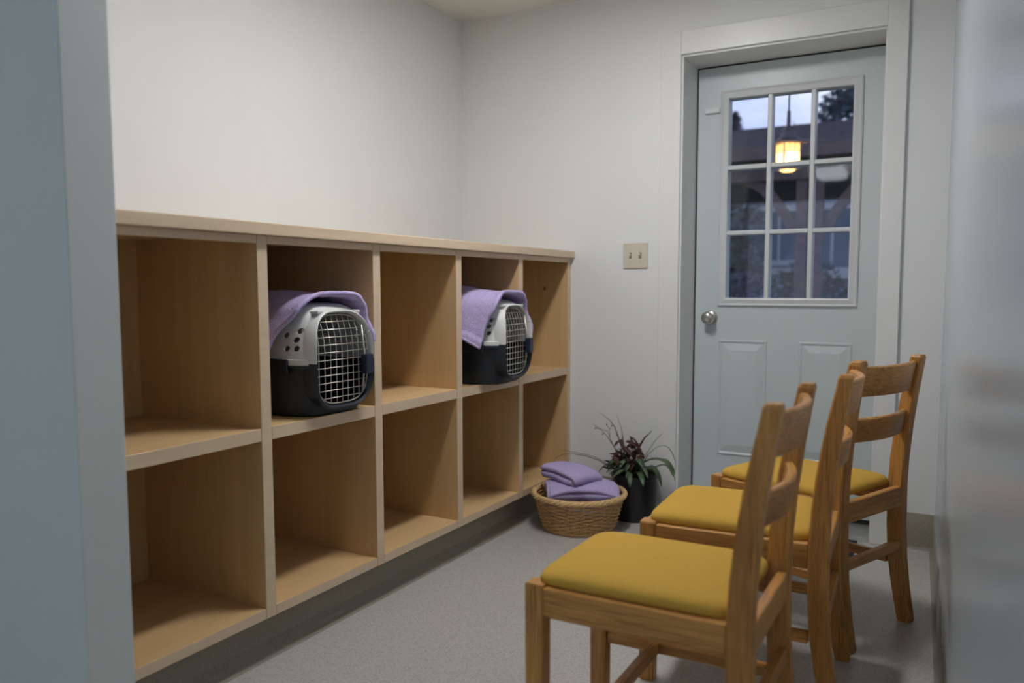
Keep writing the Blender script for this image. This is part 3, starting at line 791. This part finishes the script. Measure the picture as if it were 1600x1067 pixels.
# ------------------------------------------------------------------ ceiling fixtures and added fill panels
def fixture(x0, x1, y0, y1, z0, lens, label):
    t = thing('ceiling_light', ((x0+x1)/2, (y0+y1)/2, ZC), label=label, cat='light'); hx, hy, h = (x1-x0)/2, (y1-y0)/2, ZC-z0
    B().box(-hx, -hx+.012, -hy, hy, -h, 0).box(hx-.012, hx, -hy, hy, -h, 0).box(-hx+.012, hx-.012, -hy, -hy+.012, -h, 0).box(-hx+.012, hx-.012, hy-.012, hy, -h, 0).build('frame', 'lamp_frame', t)
    B().box(-hx+.012, hx-.012, -hy+.012, hy-.012, -h+.002, -h+.010).build('lens', lens, t); return t
fixture(.48, .66, .44, 1.14, ZC-.022, 'lens_lit', 'long narrow ceiling light above the floor between cubbies and chairs')
fixture(-1.05, -.75, -2.6, -1.4, ZC-.06, 'lens_fill', 'unseen fill light panel added beside the partition in the room behind')  # added fill, brightens the camera-side face of the partition
fixture(.76, .96, -3.2, -2.0, ZC-.06, 'lens_fill', 'unseen fill light panel added near the glossy wall in the room behind')  # added fill for camera-facing sides, kept out of the door glass reflection
t = thing('ceiling_light', (.30, -3.47, ZC), label='boxy white ceiling light in the room behind', cat='light')
B().box(-.10, .10, -.27, .27, -.03, 0).build('frame', 'lamp_frame', t)
B().loft([[(-.155, y, -.03), (-.155, y, -.085), (-.12, y, -.110), (.12, y, -.110), (.155, y, -.085), (.155, y, -.03)] for y in (-.27, .27)]).build('lens', 'lens_near', t)

# ------------------------------------------------------------------ outdoors
GZ = -.15
b = B(); b.box(-40, 40, YO, 70, GZ-.1, GZ); struct(b.build('ground', 'ground_soil'), 'dim garden ground outside', 'ground')
b = B(); b.box(-2.5, 3.5, YO+.001, 5.1, GZ, -.03); struct(b.build('porch_slab', 'concrete'), 'concrete porch slab outside the door', 'floor')
b = B(); b.box(-2.5, 3.5, YO+.001, 5.0, 2.90, 3.0); struct(b.build('porch_ceiling', 'timber'), 'dark timber porch ceiling above the lantern', 'ceiling')
# lantern
LX, LY = .566, 4.30
ln = thing('porch_lantern', (LX, LY, 1.80), math.radians(38), 'lit craftsman lantern hanging outside the door', 'lantern')
Z = 0.0
B().tube([(0, 0, .40), (0, 0, 1.10)], .006, 8).build('rod', 'lantern_metal', ln)
def sq(h, z): return [(-h, -h, z), (h, -h, z), (h, h, z), (-h, h, z)]
B().loft([sq(.110, .180), sq(.113, .186), sq(.070, .208), sq(.044, .222), sq(.040, .262), sq(.046, .266), sq(.030, .284), sq(.010, .300), sq(.008, .400)]).build('hat', 'lantern_metal', ln)
for sx in (-1, 1):
    for sy in (-1, 1): B().box(sx*.0585-.004, sx*.0585+.004, sy*.0585-.004, sy*.0585+.004, .02, .182).build('corner_bar', 'lantern_metal', ln)
for k in range(4):
    a = k*math.pi/2; ca, sa = math.cos(a), math.sin(a)
    def rotb(bb):
        bb.v = [(x*ca-y*sa, x*sa+y*ca, z) for x, y, z in bb.v]; return bb
    g = rotb(B().box(-.0545, .0545, -.0565, -.0545, .024, .180)).build('lantern_pane', 'lantern_glass', ln)
    rotb(B().box(-.0545, .0545, -.0605, -.0567, .126, .132).box(-.0200, -.0160, -.0605, -.0567, .132, .180).box(.0160, .0200, -.0605, -.0567, .132, .180).box(-.0545, .0545, -.0605, -.0567, .040, .045)).build('glazing_bar', 'lantern_metal', g)
B().box(-.066, -.050, -.066, .066, .012, .022).box(.050, .066, -.066, .066, .012, .022).box(-.050, .050, -.066, -.050, .012, .022).box(-.050, .050, .050, .066, .012, .022).build('base_plate', 'lantern_metal', ln)
B().lathe([(.001, -.008), (.035, -.004), (.0495, .006), (.0495, .0118), (.001, .0119)], 20).build('bottom_lens', 'lantern_glass', ln, True)
B().lathe([(.001, .050), (.016, .055), (.022, .072), (.016, .095), (.008, .11), (.001, .112)], 16).build('bulb', 'lantern_bulb', ln, True)
# covered walkway opposite
pv = thing('covered_walkway', (.17, 7.7, GZ), label='timber covered walkway with shingled roof beyond the lantern', cat='pavilion')
def pvb(b): 
    b.v = [(x-.17, y-7.7, z-GZ) for x, y, z in b.v]; return b
rows = 14
for k in range(rows):
    f0, f1 = k/rows, (k+1)/rows
    ya, yb, za, zb = 7.45+2.6*f0, 7.45+2.6*f1+.03, 2.49+.71*f0, 2.49+.71*f1
    pvb(B().loft([[(x, ya, za), (x, yb, zb-.012), (x, yb, zb-.042), (x, ya, za-.022)] for x in (-6, 6)])).build('shingle_course', 'shingle', pv)
pvb(B().loft([[(x, 10.08, 3.20), (x, 12.6, 2.48), (x, 12.6, 2.44), (x, 10.08, 3.15)] for x in (-6, 6)])).build('rear_roof', 'shingle', pv)
pvb(B().box(-6, 6, 7.42, 7.45, 2.37, 2.49)).build('fascia', 'timber', pv)
pvb(B().box(-6, 6, 7.60, 7.80, 2.17, 2.36)).build('beam', 'timber', pv)
for x0 in (-3.9, .04, 3.9):
    for xa, xb in ((0, .11), (.16, .27)):
        pvb(B().box(x0+xa, x0+xb, 7.64, 7.76, GZ, 2.17)).build('post', 'timber', pv)
    for sg in (-1, 1):
        xb = x0 if sg < 0 else x0+.27; r = []
        for i in range(9):
            s = i/8; x = xb+sg*.55*s; z = 1.62+.56*math.sin(s*math.pi/2)
            dx, dz = .55, .56*math.cos(s*math.pi/2)*math.pi/2; l = math.hypot(dx, dz); nx, nz = -sg*dz/l*.055, dx/l*.055
            r.append([(x-nx, 7.66, z-nz), (x+nx, 7.66, min(z+nz, 2.17)), (x+nx, 7.74, min(z+nz, 2.17)), (x-nx, 7.74, z-nz)])
        pvb(B().loft(r)).build('knee_brace', 'timber', pv)
# house beyond
hs = thing('neighbour_house', (-1.5, 15, GZ), label='grey-blue sided house with white window trim beyond the walkway', cat='house')
def hb_(b): 
    b.v = [(x+1.5, y-15, z-GZ) for x, y, z in b.v]; return b
hb_(B().box(-7, 4, 15.02, 20, GZ, 3.0)).build('wall', 'siding', hs)
sid = hb_(B().loft([[(x, 14.985, 0), (x, 15.02, 0), (x, 15.02, .215), (x, 15.005, .215)] for x in (-7, 4)])); sid.v = [(x, y, z+GZ) for x, y, z in sid.v]
s0 = sid.build('siding_board', 'siding', hs)
for k in range(14): piece(s0, hs, (0, 0, .02+.215*k-GZ*0)) if k else setattr(s0, 'location', (0, 0, .02))
hb_(B().loft([[(x, 14.5, 3.0), (x, 17.4, 4.3), (x, 20.4, 3.0)] for x in (-7.3, 4.3)])).build('roof', 'house_roof', hs)
for x0, x1, z0, z1 in ((-1.95, -1.15, 1.55, 2.5), (-.95, -.2, 1.3, 2.5), (-4.2, -3.3, 1.4, 2.5)):
    wn = hb_(B().box(x0-.10, x0, 14.93, 15.0, z0-.10, z1+.12).box(x1, x1+.10, 14.93, 15.0, z0-.10, z1+.12).box(x0, x1, 14.93, 15.0, z1, z1+.12).box(x0, x1, 14.93, 15.0, z0-.10, z0)).build('window', 'house_trim', hs)
    hb_(B().box(x0, (x0+x1)/2-.02, 14.96, 14.97, z0, z1)).build('window_pane', 'house_glass', wn)
    hb_(B().box((x0+x1)/2+.02, x1, 14.96, 14.97, z0, z1)).build('window_pane', 'house_glass', wn)
    hb_(B().box((x0+x1)/2-.02, (x0+x1)/2+.02, 14.95, 14.99, z0, z1)).build('window_mullion', 'house_trim', wn)
hb_(B().box(-7, 4, 14.94, 14.985, 1.28, 1.40)).build('trim_band', 'house_trim', hs)
# plants outdoors
def crown(parts, n, leafsize, seed, density=1.0):
    """scatter of small leaf blades inside ellipsoids"""
    R = random.Random(seed); b = B(); tot = sum(p[3]*p[4]*p[5] for p in parts)
    for (cx, cy, cz, rx, ry, rz) in parts:
        k = int(n*rx*ry*rz/tot)
        for _ in range(k):
            while True:
                x, y, z = R.uniform(-1, 1), R.uniform(-1, 1), R.uniform(-1, 1)
                q = x*x+y*y+z*z
                if .25 < q < 1: break
            c = Vector((cx+x*rx, cy+y*ry, cz+z*rz)); s = leafsize*R.uniform(.6, 1.4)
            d = Vector((R.gauss(0, 1), R.gauss(0, 1), R.gauss(0, .7))).normalized(); e = d.cross(Vector((R.gauss(0, 1), R.gauss(0, 1), R.gauss(0, 1))))
            e = e.normalized() if e.length > 1e-5 else Vector((1, 0, 0))
            p = [c-d*s, c+e*s*.42, c+d*s, c-e*s*.42]
            b.add(p, [(0, 1, 2, 3)])
    return b
def shrub(name, loc, parts, n, ls, mat, seed, label, cat='shrub', trunk=None):
    t = thing(name, loc, label=label, cat=cat)
    tag(crown(parts, n, ls, seed).build('foliage', mat, t), kind='stuff')
    h = trunk or .5
    b = B()
    for k in range(4 if not trunk else 1):
        a = k*1.7; q = .0 if trunk else .12
        b.tube([(q*math.cos(a)*.3, q*math.sin(a)*.3, 0), (q*math.cos(a), q*math.sin(a), h*.6), (q*1.5*math.cos(a), q*1.5*math.sin(a), h)], [.02+.02*h, .014+.014*h, .006], 7)
    b.build('trunk' if trunk else 'stems', 'bark', t); return t
shrub('flowering_shrub', (-.12, 5.75, GZ), [(0, 0, .75, .42, .35, .60)], 1500, .045, 'shrub_dark', 21, 'dark bluish flowering shrub near the porch')
shrub('garden_shrub', (-.62, 9.0+3.8, GZ), [(0, 0, .8, .75, .4, .85)], 1500, .07, 'shrub_green', 22, 'yellow-green shrub below the neighbouring house windows')
shrub('garden_shrub', (.52, 12.95, GZ), [(0, 0, 1.6, .42, .35, .75), (.1, 0, .7, .4, .35, .6)], 1500, .07, 'shrub_green', 23, 'tall green shrub at the right of the neighbouring house windows')
shrub('small_tree', (-2.5, 13.75, GZ), [(0, 0, 2.3, 1.0, .6, .95), (.2, 0, 1.4, .8, .6, .6)], 4200, .09, 'shrub_grey', 24, 'rounded grey-green tree before the neighbouring house', 'tree', 1.6)
# conifers behind the roofs
def conifer(name, loc, h, r, mat, seed, label, n=3200, ls=.16, z0=.2):
    t = thing(name, loc, label=label, cat='tree'); R = random.Random(seed); b = B()
    for _ in range(n):
        f = R.random()**.8; z = h*(z0+(1-z0)*f); rr = r*(1-f)**.85+.05
        lay = .75+.25*math.sin(z*7); a = R.uniform(0, 2*math.pi); q = rr*lay*math.sqrt(R.uniform(.1, 1))
        c = Vector((q*math.cos(a), q*math.sin(a), z-.12*q)); d = Vector((math.cos(a), math.sin(a), -.35+R.gauss(0, .25))).normalized()
        e = d.cross(Vector((0, 0, 1))).normalized(); s = ls*R.uniform(.7, 1.3)
        b.add([c-d*s, c+e*s*.35, c+d*s, c-e*s*.35], [(0, 1, 2, 3)])
    tag(b.build('foliage', mat, t), kind='stuff')
    B().tube([(0, 0, 0), (0, 0, h*.5), (0, 0, h*.97)], [.02*h, .012*h, .01], 8).build('trunk', 'bark', t); return t
conifer('conifer', (-4.95, 25, GZ), 6.75, 1.5, 'needles_blue', 31, 'small pointed conifer behind the walkway roof', n=1500)
rt = thing('tall_tree', (-1.25, 23.5, GZ), label='large dark tree rising over the walkway roof', cat='tree')
parts = []
RR = random.Random(5)
for k in range(46):
    z = RR.uniform(4.5, 9.5); parts.append((RR.gauss(.25, .62), RR.gauss(0, .5), z, RR.uniform(.28, .52), RR.uniform(.3, .5), RR.uniform(.2, .38)))
parts += [(-.2, 0, 4.9, 1.25, .8, .55), (.5, 0, 5.6, .7, .6, .5)]
tag(crown(parts, 10500, .10, 6).build('foliage', 'needles', rt), kind='stuff')
b = B(); b.tube([(.3, 0, 0), (.3, 0, 5), (.25, 0, 9.6)], [.28, .18, .03], 8)
for k in range(12):
    z = 4.2+k*.42; a = k*2.4; b.tube([(.3, 0, z), (.3+.6*math.cos(a), .6*math.sin(a), z+.15), (.3+1.1*math.cos(a), 1.0*math.sin(a), z+.2)], [.05, .03, .01], 5)
b.build('trunk', 'bark', rt)
bt = thing('bare_tree', (-3.2, 26.5, GZ), label='thin sparse tree behind the lantern and the walkway roof', cat='tree')
b = B(); b.tube([(0, 0, 0), (.05, 0, 4.5), (0, 0, 6.3)], [.12, .07, .012], 7)
for k in range(12):
    z = 4.3+k*.16; a = k*2.1; l = .75-.03*k; b.tube([(.03, 0, z), (l*.5*math.cos(a), l*.5*math.sin(a), z+.3), (l*math.cos(a), l*math.sin(a), z+.45)], [.03, .02, .008], 5)
b.build('branches', 'bark', bt)
tag(crown([(-.45, 0, 5.3, .4, .4, .3), (.5, 0, 5.35, .45, .4, .25), (0, 0, 5.9, .3, .3, .25)], 260, .07, 8).build('foliage', 'needles_blue', bt), kind='stuff')
